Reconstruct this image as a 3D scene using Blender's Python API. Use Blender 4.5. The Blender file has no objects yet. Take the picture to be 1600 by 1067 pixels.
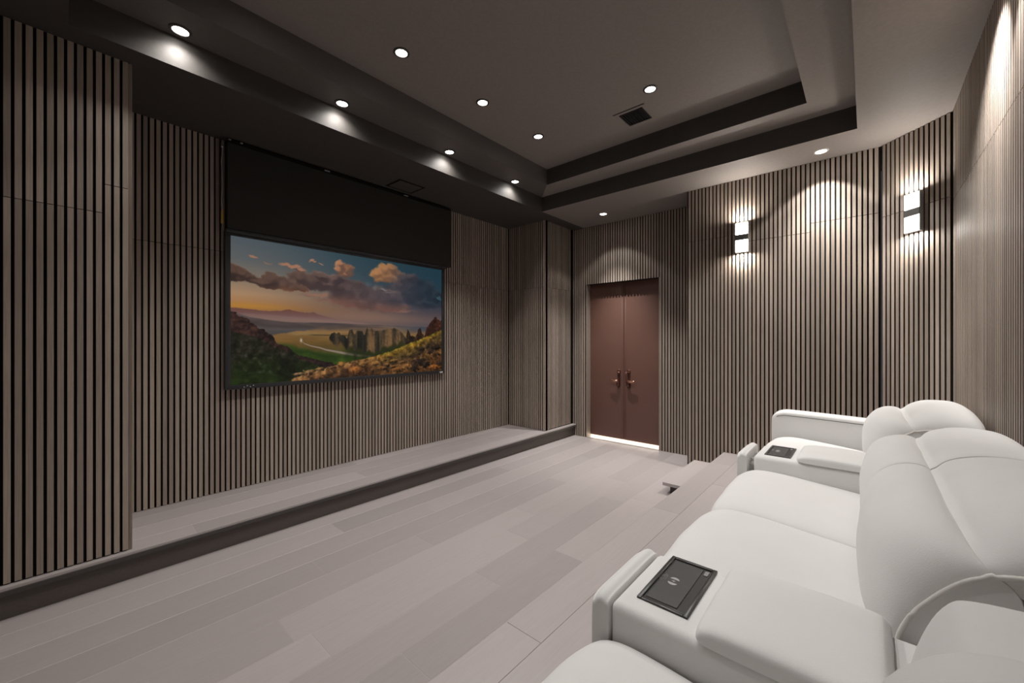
import bpy, bmesh, math, random
import numpy as np
from mathutils import Vector, Matrix
random.seed(7)
SC = bpy.context.scene
COL = SC.collection

# ------------------------------------------------------------------ camera, world, exposure
CAM_H = 1.56
YAW = math.radians(41.37)                       # view direction measured from +X (along the screen wall)
cd = bpy.data.cameras.new('camera'); cam = bpy.data.objects.new('camera', cd); COL.objects.link(cam)
cd.sensor_width = 36.0; cd.lens = 629.0 / 1600.0 * 36.0; cd.shift_y = -0.00125
cd.clip_start = 0.02
cam.location = (0, 0, CAM_H); cam.rotation_euler = (math.pi / 2, 0, YAW - math.pi / 2)
SC.camera = cam
w = bpy.data.worlds.new('world'); SC.world = w; w.use_nodes = True
w.node_tree.nodes['Background'].inputs[0].default_value = (0.02, 0.02, 0.022, 1)
w.node_tree.nodes['Background'].inputs[1].default_value = 1.0
SC.view_settings.view_transform = 'Standard'; SC.view_settings.look = 'None'
SC.view_settings.gamma = 1.0; SC.view_settings.use_curve_mapping = False
EXPO = 1.0
SC.view_settings.exposure = EXPO
SC.cycles.max_bounces = 8; SC.cycles.diffuse_bounces = 6; SC.cycles.glossy_bounces = 3
SC.cycles.sample_clamp_indirect = 4.0
SC.cycles.use_denoising = True
CEIL_W, LEDGE_W, SOFFIT_W, SCONCE_W, REAR_W, HID_W = 37.0, 11.0, 26.0, 2.4, 120.0, 12.5   # lamp powers
WARM = (1.0, 0.972, 0.94)

# ------------------------------------------------------------------ materials
def new_mat(name):
    m = bpy.data.materials.new(name); m.use_nodes = True
    nt = m.node_tree; return m, nt, nt.nodes['Principled BSDF']
def N(nt, t, **kw):
    n = nt.nodes.new(t)
    for k, v in kw.items(): setattr(n, k, v)
    return n
def plain(name, col, rough=0.5, metal=0.0, bump=0.0, scale=60.0, var=0.06, spec=0.5):
    m, nt, b = new_mat(name)
    tc = N(nt, 'ShaderNodeTexCoord'); no = N(nt, 'ShaderNodeTexNoise')
    no.inputs['Scale'].default_value = scale; no.inputs['Detail'].default_value = 4
    nt.links.new(tc.outputs['Object'], no.inputs['Vector'])
    ra = N(nt, 'ShaderNodeValToRGB')
    lo = [max(0, c * (1 - var)) for c in col]; hi = [min(1, c * (1 + var)) for c in col]
    ra.color_ramp.elements[0].position = 0.3; ra.color_ramp.elements[1].position = 0.7
    ra.color_ramp.elements[0].color = (*lo, 1); ra.color_ramp.elements[1].color = (*hi, 1)
    nt.links.new(no.outputs['Fac'], ra.inputs['Fac']); nt.links.new(ra.outputs['Color'], b.inputs['Base Color'])
    b.inputs['Roughness'].default_value = rough; b.inputs['Metallic'].default_value = metal
    b.inputs['Specular IOR Level'].default_value = spec
    if bump:
        bp = N(nt, 'ShaderNodeBump'); bp.inputs['Strength'].default_value = bump; bp.inputs['Distance'].default_value = 0.002
        nt.links.new(no.outputs['Fac'], bp.inputs['Height']); nt.links.new(bp.outputs['Normal'], b.inputs['Normal'])
    return m
def wood(name, col, col2, stretch, rough, scale=9.0, rnd=0.28, bump=0.15, spec=0.5):
    m, nt, b = new_mat(name)
    tc = N(nt, 'ShaderNodeTexCoord'); oi = N(nt, 'ShaderNodeObjectInfo')
    mp = N(nt, 'ShaderNodeMapping'); mp.inputs['Scale'].default_value = stretch
    sc = N(nt, 'ShaderNodeVectorMath', operation='SCALE'); sc.inputs[0].default_value = (37.0, 51.0, 23.0)
    ad = N(nt, 'ShaderNodeVectorMath', operation='ADD')
    nt.links.new(oi.outputs['Random'], sc.inputs['Scale']); nt.links.new(tc.outputs['Object'], ad.inputs[0])
    nt.links.new(sc.outputs['Vector'], ad.inputs[1]); nt.links.new(ad.outputs['Vector'], mp.inputs['Vector'])
    no = N(nt, 'ShaderNodeTexNoise'); no.inputs['Scale'].default_value = scale; no.inputs['Detail'].default_value = 6
    no.inputs['Roughness'].default_value = 0.62
    nt.links.new(mp.outputs['Vector'], no.inputs['Vector'])
    ra = N(nt, 'ShaderNodeValToRGB')
    ra.color_ramp.elements[0].position = 0.32; ra.color_ramp.elements[1].position = 0.7
    ra.color_ramp.elements[0].color = (*col2, 1); ra.color_ramp.elements[1].color = (*col, 1)
    nt.links.new(no.outputs['Fac'], ra.inputs['Fac'])
    mr = N(nt, 'ShaderNodeMapRange'); mr.inputs['To Min'].default_value = 1 - rnd; mr.inputs['To Max'].default_value = 1 + rnd * 0.6
    nt.links.new(oi.outputs['Random'], mr.inputs['Value'])
    mu = N(nt, 'ShaderNodeVectorMath', operation='SCALE')
    nt.links.new(ra.outputs['Color'], mu.inputs[0]); nt.links.new(mr.outputs['Result'], mu.inputs['Scale'])
    nt.links.new(mu.outputs['Vector'], b.inputs['Base Color'])
    b.inputs['Roughness'].default_value = rough; b.inputs['Specular IOR Level'].default_value = spec
    if bump:
        bp = N(nt, 'ShaderNodeBump'); bp.inputs['Strength'].default_value = bump; bp.inputs['Distance'].default_value = 0.001
        nt.links.new(no.outputs['Fac'], bp.inputs['Height']); nt.links.new(bp.outputs['Normal'], b.inputs['Normal'])
    return m
def fabric(name, col):
    m, nt, b = new_mat(name)
    tc = N(nt, 'ShaderNodeTexCoord'); vo = N(nt, 'ShaderNodeTexVoronoi'); vo.inputs['Scale'].default_value = 420
    no = N(nt, 'ShaderNodeTexNoise'); no.inputs['Scale'].default_value = 7; no.inputs['Detail'].default_value = 3
    nt.links.new(tc.outputs['Object'], vo.inputs['Vector']); nt.links.new(tc.outputs['Object'], no.inputs['Vector'])
    ra = N(nt, 'ShaderNodeValToRGB')
    ra.color_ramp.elements[0].color = (*[c * 0.94 for c in col], 1); ra.color_ramp.elements[1].color = (*col, 1)
    nt.links.new(no.outputs['Fac'], ra.inputs['Fac']); nt.links.new(ra.outputs['Color'], b.inputs['Base Color'])
    b.inputs['Roughness'].default_value = 0.85; b.inputs['Sheen Weight'].default_value = 0.15
    b.inputs['Specular IOR Level'].default_value = 0.25
    mx = N(nt, 'ShaderNodeMath', operation='MULTIPLY_ADD'); mx.inputs[1].default_value = 0.15
    nt.links.new(vo.outputs['Distance'], mx.inputs[0]); nt.links.new(no.outputs['Fac'], mx.inputs[2])
    bp = N(nt, 'ShaderNodeBump'); bp.inputs['Strength'].default_value = 0.25; bp.inputs['Distance'].default_value = 0.006
    nt.links.new(mx.outputs['Value'], bp.inputs['Height']); nt.links.new(bp.outputs['Normal'], b.inputs['Normal'])
    return m
def emit(name, col, strength):
    m, nt, b = new_mat(name)
    b.inputs['Base Color'].default_value = (*col, 1)
    b.inputs['Emission Color'].default_value = (*col, 1); b.inputs['Emission Strength'].default_value = strength
    return m
M = {}
M['slat'] = wood('greige_oak_slat', (0.40, 0.33, 0.275), (0.275, 0.225, 0.185), (26, 26, 0.55), 0.55, 9.0, 0.22, 0.2, 0.35)
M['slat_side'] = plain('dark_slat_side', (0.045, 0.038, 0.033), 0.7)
M['felt'] = plain('black_felt', (0.010, 0.009, 0.008), 0.95, bump=0.3, scale=300, spec=0.1)
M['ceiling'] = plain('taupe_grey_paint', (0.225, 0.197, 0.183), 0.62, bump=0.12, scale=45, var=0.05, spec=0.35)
M['ceiling_shade'] = plain('painted_shade_grey', (0.105, 0.094, 0.088), 0.62, bump=0.12, scale=45, var=0.05, spec=0.35)  # dim light by the screen put into the ledge and inner step colour
M['ceiling_dark'] = plain('charcoal_and_shade_paint', (0.060, 0.054, 0.049), 0.62, bump=0.12, scale=45, var=0.05, spec=0.3)  # dark upright tray faces; also shade painted into the stage-side and left soffit
M['plank'] = wood('grey_mauve_floorboard', (0.400, 0.357, 0.351), (0.374, 0.332, 0.325), (0.7, 14, 14), 0.40, 6.0, 0.13, 0.03, 0.4)
M['subfloor_glint'] = plain('painted_joint_glint', (0.56, 0.51, 0.495), 0.6)  # pale because bevel highlights along the joints are put into its colour
M['toe'] = plain('umber_toe_board', (0.105, 0.088, 0.080), 0.55)
M['step_face'] = plain('dark_step_face', (0.055, 0.048, 0.044), 0.5)
M['board'] = plain('matte_black_board', (0.022, 0.020, 0.018), 0.6, spec=0.3)
M['black'] = plain('black_metal', (0.012, 0.012, 0.013), 0.4)
M['bezel'] = plain('dark_bezel', (0.022, 0.023, 0.025), 0.35)
M['grey_metal'] = plain('grey_metal', (0.42, 0.41, 0.395), 0.45, metal=0.2)
M['band'] = plain('smoked_band', (0.10, 0.097, 0.092), 0.45)
M['silver'] = plain('silver_metal', (0.55, 0.54, 0.52), 0.3, metal=1.0)
M['leather'] = plain('brown_leather', (0.132, 0.066, 0.050), 0.45, bump=0.25, scale=120, var=0.08, spec=0.45)
M['copper'] = plain('copper_brass', (0.62, 0.36, 0.26), 0.25, metal=1.0)
M['bronze'] = plain('dark_bronze', (0.14, 0.06, 0.05), 0.35, metal=0.8)
M['fabric'] = fabric('white_upholstery', (0.74, 0.732, 0.72))
M['piping'] = plain('white_piping', (0.72, 0.70, 0.67), 0.8)
M['seam'] = plain('grey_seam_thread', (0.20, 0.195, 0.19), 0.8)
M['tray'] = plain('black_tray_plastic', (0.035, 0.034, 0.033), 0.32)
M['pad'] = plain('charging_pad_rubber', (0.050, 0.048, 0.047), 0.4)
M['mark'] = plain('grey_print', (0.42, 0.41, 0.40), 0.6)
M['mark_dark'] = plain('dim_grey_print', (0.25, 0.245, 0.245), 0.5)
M['lens'] = emit('lamp_lens', (1.0, 0.96, 0.90), 14.0)
M['ring'] = plain('dark_lamp_ring', (0.06, 0.055, 0.052), 0.35, metal=0.4)
M['ring_white'] = plain('pale_lamp_ring', (0.55, 0.52, 0.49), 0.4)
M['shade'] = emit('sconce_shade', (1.0, 0.97, 0.92), 6.0)
M['threshold'] = emit('lit_threshold', (1.0, 0.86, 0.70), 0.5)
M['cable_white'] = plain('pale_cable', (0.45, 0.43, 0.40), 0.5)
M['tag_yellow'] = plain('yellow_tape', (0.45, 0.28, 0.05), 0.6)
M['white_wall'] = plain('greige_paint', (0.30, 0.27, 0.25), 0.7)

# ------------------------------------------------------------------ mesh helpers
def mesh_from(name, verts, faces, mat, smooth=False):
    me = bpy.data.meshes.new(name); me.from_pydata([tuple(v) for v in verts], [], faces); me.validate()
    if mat: me.materials.append(mat)
    if smooth:
        for p in me.polygons: p.use_smooth = True
    me.update(); return me
def link(name, me, parent=None, loc=(0, 0, 0), rot=0.0):
    o = bpy.data.objects.new(name, me); COL.objects.link(o); o.location = loc; o.rotation_euler = (0, 0, rot)
    if parent: o.parent = parent
    return o
def tag(o, label=None, cat=None, group=None, kind=None):
    if label: o['label'] = label
    if cat: o['category'] = cat
    if group: o['group'] = group
    if kind: o['kind'] = kind
    return o
def empty(name, loc, label, cat, group=None, rot=0.0):
    o = bpy.data.objects.new(name, None); COL.objects.link(o); o.location = loc; o.rotation_euler = (0, 0, rot)
    o.empty_display_size = 0.1
    return tag(o, label, cat, group)
class MB:
    def __init__(s): s.bm = bmesh.new()
    def box(s, a, b, bev=0.0, seg=1):
        r = bmesh.ops.create_cube(s.bm, size=1.0)
        vs = r['verts']
        for v in vs:
            v.co = Vector(((a[i] + b[i]) / 2 + v.co[i] * (b[i] - a[i]) for i in range(3)))
        if bev:
            es = list({e for v in vs for e in v.link_edges})
            bmesh.ops.bevel(s.bm, geom=es, offset=bev, segments=seg, profile=0.5, affect='EDGES')
        return s
    def lathe(s, prof, n=24, c=(0, 0, 0)):      # prof: (r, z)
        rings = []
        for r, z in prof:
            if r < 1e-6: rings.append([s.bm.verts.new((c[0], c[1], c[2] + z))])
            else: rings.append([s.bm.verts.new((c[0] + r * math.cos(2 * math.pi * k / n), c[1] + r * math.sin(2 * math.pi * k / n), c[2] + z)) for k in range(n)])
        for A, B in zip(rings, rings[1:]):
            for k in range(n):
                q = [A[k % len(A)], A[(k + 1) % len(A)], B[(k + 1) % len(B)], B[k % len(B)]]
                q = list(dict.fromkeys(q))
                if len(q) >= 3: s.bm.faces.new(q)
        return s
    def tube(s, pts, r, n=8):
        pts = [Vector(p) for p in pts]; rings = []
        rr = r if isinstance(r, (list, tuple)) else [r] * len(pts)
        for i, p in enumerate(pts):
            d = (pts[min(i + 1, len(pts) - 1)] - pts[max(i - 1, 0)]).normalized()
            u = d.cross(Vector((0, 0, 1)) if abs(d.z) < 0.9 else Vector((1, 0, 0))).normalized(); v = d.cross(u)
            rings.append([s.bm.verts.new(p + (u * math.cos(2 * math.pi * k / n) + v * math.sin(2 * math.pi * k / n)) * rr[i]) for k in range(n)])
        for A, B in zip(rings, rings[1:]):
            for k in range(n): s.bm.faces.new([A[k], A[(k + 1) % n], B[(k + 1) % n], B[k]])
        s.bm.faces.new(rings[0][::-1]); s.bm.faces.new(rings[-1])
        return s
    def prism(s, poly, z0, z1):
        A = [s.bm.verts.new((x, y, z0)) for x, y in poly]; B = [s.bm.verts.new((x, y, z1)) for x, y in poly]
        s.bm.faces.new(A[::-1]); s.bm.faces.new(B); n = len(poly)
        for k in range(n): s.bm.faces.new([A[k], A[(k + 1) % n], B[(k + 1) % n], B[k]])
        return s
    def xform(s, m):
        bmesh.ops.transform(s.bm, matrix=m, verts=s.bm.verts); return s
    def mesh(s, name, mat, smooth=False):
        bmesh.ops.recalc_face_normals(s.bm, faces=s.bm.faces)
        me = bpy.data.meshes.new(name); s.bm.to_mesh(me); s.bm.free(); me.materials.append(mat)
        if smooth:
            for p in me.polygons: p.use_smooth = True
            if smooth != 'all':
                try: me.set_sharp_from_angle(angle=math.radians(38))
                except Exception: pass
        return me
    def obj(s, name, mat, parent=None, smooth=False, loc=(0, 0, 0), rot=0.0):
        return link(name, s.mesh(name, mat, smooth), parent, loc, rot)
def struct(o, label): return tag(o, label, None, None, 'structure')

# ------------------------------------------------------------------ slat walls
PITCH, SW, SD = 0.040, 0.0262, 0.013
_slat_cache = {}
def slat_mesh(L):
    k = round(L, 3)
    if k not in _slat_cache:
        c = 0.0004; h = SW / 2
        sec = [(-h, 0), (-h, SD - c), (-h + c, SD), (h - c, SD), (h, SD - c), (h, 0)]   # local x along wall, y outwards
        vs = [(x, -y, 0) for x, y in sec] + [(x, -y, k) for x, y in sec]
        n = len(sec); fs = [[i, (i + 1) % n, n + (i + 1) % n, n + i] for i in range(n)] + [list(range(n))[::-1], list(range(n, 2 * n))]
        me = mesh_from('slat', vs, fs, M['slat'])
        bm = bmesh.new(); bm.from_mesh(me); bmesh.ops.recalc_face_normals(bm, faces=bm.faces); bm.to_mesh(me); bm.free()
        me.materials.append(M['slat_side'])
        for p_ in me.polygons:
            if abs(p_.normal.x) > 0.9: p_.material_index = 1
        _slat_cache[k] = me
    return _slat_cache[k]
def slat_wall(name, label, p0, p1, z0, z1, segs=None, thick=0.10, board_segs=None, s_from=None, s_to=None, pitch=PITCH, ends=0.007):
    """slatted wall; p0 -> p1 runs left to right seen from the room; slat fronts lie on the line"""
    p0, p1 = Vector(p0), Vector(p1); d = (p1 - p0); L = d.length; d.normalize()
    nin = Vector((d.y, -d.x))                  # towards the room for left->right order
    if nin.dot(Vector((2.2, 1.6)) - p0) < 0: nin = -nin
    ang = math.atan2(-nin.x, nin.y) + math.pi    # local -y faces the room
    back = p0 - nin * SD
    mb = MB()
    for (a, b, za, zb) in (board_segs or [(0, L, z0, z1)]):
        q0 = back + d * a; q1 = back + d * b; r0 = q0 - nin * thick; r1 = q1 - nin * thick
        mb.prism([tuple(q0), tuple(q1), tuple(r1), tuple(r0)], za, zb)
    wall = struct(mb.obj(name, M['felt']), label)
    n = int((L - 2 * ends) // pitch); off = (L - (n * pitch - (pitch - SW))) / 2 + SW / 2
    for k in range(n):
        s = off + k * pitch
        if s_from is not None and s < s_from: continue
        if s_to is not None and s > s_to: continue
        for (a, b) in (segs(s, k) if segs else [(z0, z1)]):
            if b - a < 0.02: continue
            q = back + d * s
            link('slat', slat_mesh(b - a), wall, (q.x, q.y, a), ang)
    return wall

Z1, Z2, Z3 = 3.37, 3.57, 3.77          # soffit, ledge, top of the tray
PLAT = 0.19                             # stage platform height
RISER = 0.27                            # sofa riser height
JOINT = 2.362
G = 0.0025
def two(a, j, b): return [(a, j - G), (j + G, b)]

# screen wall (back of the stage)
slat_wall('wall_screen', 'greige slatted wall behind the television at the back of the stage',
          (0.335, 4.362), (4.87, 4.362), PLAT, Z1, ends=0.001, segs=lambda s, k: two(PLAT + 0.004, JOINT, Z1 - 0.004) , board_segs=[(-0.06, 4.535 + 0.06, PLAT, Z1)])
# stage pillar on the camera's left
slat_wall('wall_stage_left', 'slatted pier at the near end of the stage', (-0.45, 3.61), (0.335, 3.61), PLAT, Z1,
          lambda s, k: two(PLAT + 0.008, 2.545 if s > 0.66 else JOINT, Z1 - 0.004))
p = MB().prism([(0.315, 3.6235), (0.335, 3.612), (0.335, 4.46), (0.315, 4.46)], PLAT + 0.002, Z1 - 0.002).obj('trim_1', M['slat'])
struct(p, 'flat wood return board on the side of the near stage pier')
# stage pier at the far end, with a jib door in its front
slat_wall('wall_stage_right', 'slatted pier with a hidden jib door at the far end of the stage', (4.87, 3.63), (5.60, 3.63), PLAT, Z1,
          board_segs=[(0.016, 0.73, PLAT, Z1)], segs=
          lambda s, k: [(PLAT + 0.004, Z1 - 0.004)] if s < 0.055 else two(PLAT + 0.012, JOINT, Z1 - 0.004))
slat_wall('wall_stage_return', 'shaded slatted side of the far stage pier', (4.87, 4.362), (4.87, 3.63), PLAT, Z1, ends=0.001, segs=
          lambda s, k: two(PLAT + 0.004, JOINT, Z1 - 0.004), thick=0.05)
struct(MB().box((4.869, 3.629, PLAT + 0.003), (4.8865, 3.6435, Z1 - 0.003), 0.001).obj('trim_3', M['slat']), 'thin wood corner post of the far stage pier')
# door wall
DX0, DX1, DTOP = 3.388, 2.195, 2.453
def door_segs(s, k):
    y = 3.66 - s
    if DX1 - 0.004 < y < DX0 + 0.004: return [(DTOP, Z1 - 0.004)]
    return [(0.004, Z1 - 0.004)]
slat_wall('wall_door', 'slatted wall around the brown double doors', (5.648, 3.66), (5.648, 1.50), 0, Z1, door_segs, thick=0.16,
          board_segs=[(0, 3.66 - DX0, 0, Z1), (3.66 - DX0, 3.66 - DX1, DTOP, Z1), (3.66 - DX1, 2.16, 0, Z1)])
# wall with the sconces, its chamfered corner and the rear wall behind the sofa
def jj(z): return lambda s, k: two(0.004, z, Z1 - 0.004)
slat_wall('wall_right', 'slatted wall with the small wall sconce, beside the sofa end', (5.09, 1.64), (5.09, -0.10), 0, Z1,
          lambda s, k: two(0.004, 2.75 if (k // 15) % 2 == 0 else 2.66, Z1 - 0.004), thick=0.55)
slat_wall('wall_corner', 'angled slatted corner panel carrying the large wall sconce', (5.09, -0.10), (4.68, -0.51), 0, Z1, jj(2.70), thick=0.12)
slat_wall('wall_rear', 'slatted wall behind the sofa washed by downlights', (4.68, -0.51), (1.75, -0.51), 0, Z1, jj(2.66), thick=0.10)
slat_wall('wall_rear_near', 'slatted wall behind the near end of the sofa', (1.75, -0.51), (-0.45, -0.51), 0, Z1,
          lambda s, k: two(0.004, 2.66, Z1 - 0.004), thick=0.10)
# left wall, outside the picture
struct(MB().box((-0.60, -0.62, 0), (-0.45, 4.5, Z1)).obj('wall_left', M['white_wall']), 'plain greige wall at the near end of the room')
# black shadow gap trim between pier and door wall
struct(MB().box((5.602, 3.632, PLAT), (5.634, 3.70, Z1)).obj('trim_2', M['felt']), 'black shadow gap strip between the stage pier and door wall')

# ------------------------------------------------------------------ floors
def plank_field(parent, x0, x1, ys, z, th, lenmean, seed, joints=None, gap=0.0012, bev=0.0007):
    rnd = random.Random(seed)
    for r, (ya, yb) in enumerate(zip(ys, ys[1:])):
        xs = (joints or {}).get(r)
        if xs is None:
            xs = []; x = x0 + rnd.uniform(0.25, 1.0) * lenmean
            while x < x1 - 0.25: xs.append(x); x += lenmean * rnd.choice((0.75, 1.0, 1.0, 1.15))
        xs = [x0] + list(xs) + [x1]
        for xa, xb in zip(xs, xs[1:]):
            cx, cy = (xa + xb) / 2, (ya + yb) / 2
            hx, hy = (xb - xa) / 2 - 0.0007, abs(yb - ya) / 2 - (gap if r < 4 else 0.0013) / 2
            MB().box((-hx, -hy, -th), (hx, hy, 0), bev).obj('plank', M['plank'], parent, loc=(cx, cy, z + rnd.uniform(0, 0.0004)))
fl = struct(MB().box((-0.6, -0.62, -0.12), (5.9, 4.6, -0.0007)).obj('floor', M['subfloor_glint']), 'grey mauve plank floor between the stage and sofa riser')
ysf = [3.66 - 0.24 * i for i in range(12)]
plank_field(fl, -0.45, 5.80, ysf, 0.0, 0.016, 1.75, 3, {0: [2.7, 4.6], 1: [1.55, 3.6], 2: [2.3, 4.2], 3: [1.2, 2.95, 4.7], 4: [1.9, 3.7], 7: [0.15, 1.868, 3.60, 5.2], 6: [0.9, 2.451, 4.15]}, gap=0.0036)
# stage platform: planks, nosing, recessed dark face
pl = struct(MB().box((-0.45, 3.615, 0), (5.64, 4.47, PLAT - 0.016)).obj('floor_stage', M['toe']), 'low stage platform along the screen wall')
MB().box((-0.45, 3.577, PLAT - 0.0163), (5.64, 4.44, PLAT - 0.0007)).obj('glint_bed', M['subfloor_glint'], pl)  # pale layer added so the stage joints show painted bevel highlights
plank_field(pl, -0.45, 5.64, [3.575, 3.76, 3.99, 4.215, 4.44], PLAT, 0.012, 1.9, 11, gap=0.0036)
MB().box((-0.45, 3.568, PLAT - 0.046), (5.64, 3.63, PLAT - 0.0165), 0.002).obj('nosing', M['step_face'], pl)
MB().box((-0.45, 3.571, PLAT - 0.0165), (5.64, 3.5752, PLAT - 0.001), 0.0012).obj('nosing_edge', M['plank'], pl)
# sofa riser
rs = struct(MB().box((-0.45, -0.62, 0), (5.10, 1.19, RISER - 0.016)).obj('floor_riser', M['step_face']), 'raised plank platform carrying the white sofa')
plank_field(rs, -0.45, 5.10, [1.235, 1.04, 0.80, 0.56, 0.32, 0.08, -0.16, -0.40, -0.62], RISER, 0.016, 1.75, 5,
            {0: [-0.1, 1.368, 3.06, 4.6], 1: [0.5, 2.2, 3.9]})
MB().box((-0.45, 1.19, RISER - 0.05), (5.10, 1.234, RISER - 0.0165), 0.002).obj('nosing', M['plank'], rs)
MB().box((-0.45, 1.19, 0), (5.10, 1.205, RISER - 0.05)).obj('toe_board', M['step_face'], rs)
# step up to the riser
st = struct(MB().box((4.14, 1.24, 0), (5.10, 1.50, 0.085)).obj('floor_step', M['step_face']), 'low step up to the sofa riser beside the slatted wall')
MB().box((4.09, 1.237, 0.085), (5.10, 1.56, 0.118), 0.002).obj('plank', M['plank'], st)

# ------------------------------------------------------------------ ceiling with stepped tray
def ceiling():
    vs, fs = [], []
    def quad(a, b, c, d):
        n = len(vs); vs.extend([a, b, c, d]); fs.append((n, n + 1, n + 2, n + 3))
    R = (-0.6, 5.85, -0.62, 4.55)
    O = (0.05, 4.535, 0.06, 3.43)      # outer step
    I = (0.36, 4.21, 0.38, 3.107)      # inner step
    def ring(A, B, z):
        ax0, ax1, ay0, ay1 = A; bx0, bx1, by0, by1 = B
        quad((ax0, ay0, z), (ax1, ay0, z), (bx1, by0, z), (bx0, by0, z)); quad((ax1, ay0, z), (ax1, ay1, z), (bx1, by1, z), (bx1, by0, z))
        quad((ax1, ay1, z), (ax0, ay1, z), (bx0, by1, z), (bx1, by1, z)); quad((ax0, ay1, z), (ax0, ay0, z), (bx0, by0, z), (bx0, by1, z))
    def ring_soffit(A, S, B):
        ax0, ax1, ay0, ay1 = A; bx0, bx1, by0, by1 = B; z = Z1
        quad((ax0, ay0, z), (ax1, ay0, z), (ax1, by0, z), (ax0, by0, z))
        quad((ax0, by0, z), (bx0, by0, z), (bx0, by1, z), (ax0, by1, z)); quad((bx1, by0, z), (ax1, by0, z), (ax1, by1, z), (bx1, by1, z))
        quad((ax0, by1, z), (ax1, by1, z), (ax1, ay1, z), (ax0, ay1, z))
    def band(A, z, zz):
        x0, x1, y0, y1 = A; c = [(x0, y0), (x1, y0), (x1, y1), (x0, y1)]
        for k in range(4):
            p, q = c[k], c[(k + 1) % 4]; quad((*p, z), (*q, z), (*q, zz), (*p, zz))
    S = (R[0], R[1], R[2], O[3]); ring_soffit(R, S, O); band(O, Z1, Z2); ring(O, I, Z2); band(I, Z2, Z3)
    x0, x1, y0, y1 = I; quad((x0, y0, Z3), (x1, y0, Z3), (x1, y1, Z3), (x0, y1, Z3))
    band(R, Z1, Z3 + 0.1); x0, x1, y0, y1 = R; T = Z3 + 0.1; quad((x0, y0, T), (x1, y0, T), (x1, y1, T), (x0, y1, T))
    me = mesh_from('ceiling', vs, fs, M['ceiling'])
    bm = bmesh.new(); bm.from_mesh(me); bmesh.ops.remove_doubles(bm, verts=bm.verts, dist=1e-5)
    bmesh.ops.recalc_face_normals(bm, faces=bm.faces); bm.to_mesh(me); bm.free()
    me.materials.append(M['ceiling_dark']); me.materials.append(M['ceiling_shade'])
    for p_ in me.polygons:          # upright tray faces are painted darker; stage-side and left soffit, ledge carry painted-in shade
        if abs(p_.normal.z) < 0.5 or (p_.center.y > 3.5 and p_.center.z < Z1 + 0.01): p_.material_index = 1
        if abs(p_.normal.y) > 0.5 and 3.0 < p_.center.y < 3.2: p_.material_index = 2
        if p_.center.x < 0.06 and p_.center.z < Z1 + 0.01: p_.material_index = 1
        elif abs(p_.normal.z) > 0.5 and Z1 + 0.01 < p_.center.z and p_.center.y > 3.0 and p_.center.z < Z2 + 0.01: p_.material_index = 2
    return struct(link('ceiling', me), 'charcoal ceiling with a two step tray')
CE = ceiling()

# ------------------------------------------------------------------ downlights
def spot(parent, loc, energy, size=1.78, blend=0.25, tilt=(0, 0), radius=0.022, col=WARM, core=0.0, core_size=1.4):
    ld = bpy.data.lights.new('downlight_lamp', 'SPOT'); ld.energy = energy; ld.spot_size = size; ld.spot_blend = blend
    ld.shadow_soft_size = radius; ld.color = col
    o = bpy.data.objects.new('downlight_lamp', ld); COL.objects.link(o); o.location = loc; o.rotation_euler = (tilt[0], tilt[1], 0)
    if parent: o.parent = parent
    if core:
        o2 = o.copy(); o2.data = ld.copy(); COL.objects.link(o2); o2.data.energy = energy * core; o2.data.spot_size = core_size; o2.data.spot_blend = 1.0
    return o
def make_downlight(mat_ring):
    ring = MB().lathe([(0.042, -0.001), (0.044, -0.008), (0.052, -0.009), (0.060, -0.005), (0.061, 0.0), (0.042, 0.0)], 28).mesh('trim_ring', M[mat_ring], True)
    lens = MB().lathe([(0.0, -0.0035), (0.030, -0.0045), (0.0415, -0.003), (0.0415, 0.0)], 24).mesh('lens', M['lens'], True)
    return ring, lens
RD = make_downlight('ring'); RW = make_downlight('ring_white')
def downlight(x, y, z, label, energy, pale=False, group=None, **kw):
    t = empty('ceiling_downlight', (x, y, z), label, 'light', group)
    rg, ln = RW if pale else RD
    link('trim_ring', rg, t); link('lens', ln, t)
    spot(t, (0, 0, -0.012), energy, **kw)
    return t
LG = 'recessed round ceiling downlights'
for (x, y), lb in zip([(1.76, 2.682), (2.628, 2.678), (3.463, 2.671), (3.461, 1.428)],
        ['glowing round downlight in the upper tray, nearest the camera', 'glowing round downlight in the upper tray, middle of the row along the screen wall',
         'glowing round downlight in the upper tray corner towards the doors', 'glowing round downlight in the upper tray beside the air vent']):
    downlight(x, y, Z3, lb, CEIL_W, group=LG)
for (x, lb) in [(0.538, 'round downlight on the tray ledge above the near stage pier'),
                (1.611, 'round downlight on the tray ledge above the left part of the television'),
                (2.783, 'round downlight on the tray ledge above the ceiling hatch'),
                (3.850, 'round downlight on the tray ledge nearest the far stage pier')]:
    downlight(x, 3.340, Z2, lb, LEDGE_W, group=LG, size=2.5, blend=1.0)
downlight(5.19, 2.83, Z1, 'round downlight in the low soffit above the brown double doors', SOFFIT_W * 0.38, True, LG, core=16.0, core_size=1.25)
downlight(4.847, 0.326, Z1, 'round downlight in the soffit close to the slatted wall between the two sconces', SOFFIT_W, True, LG, core=4.0)
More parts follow.
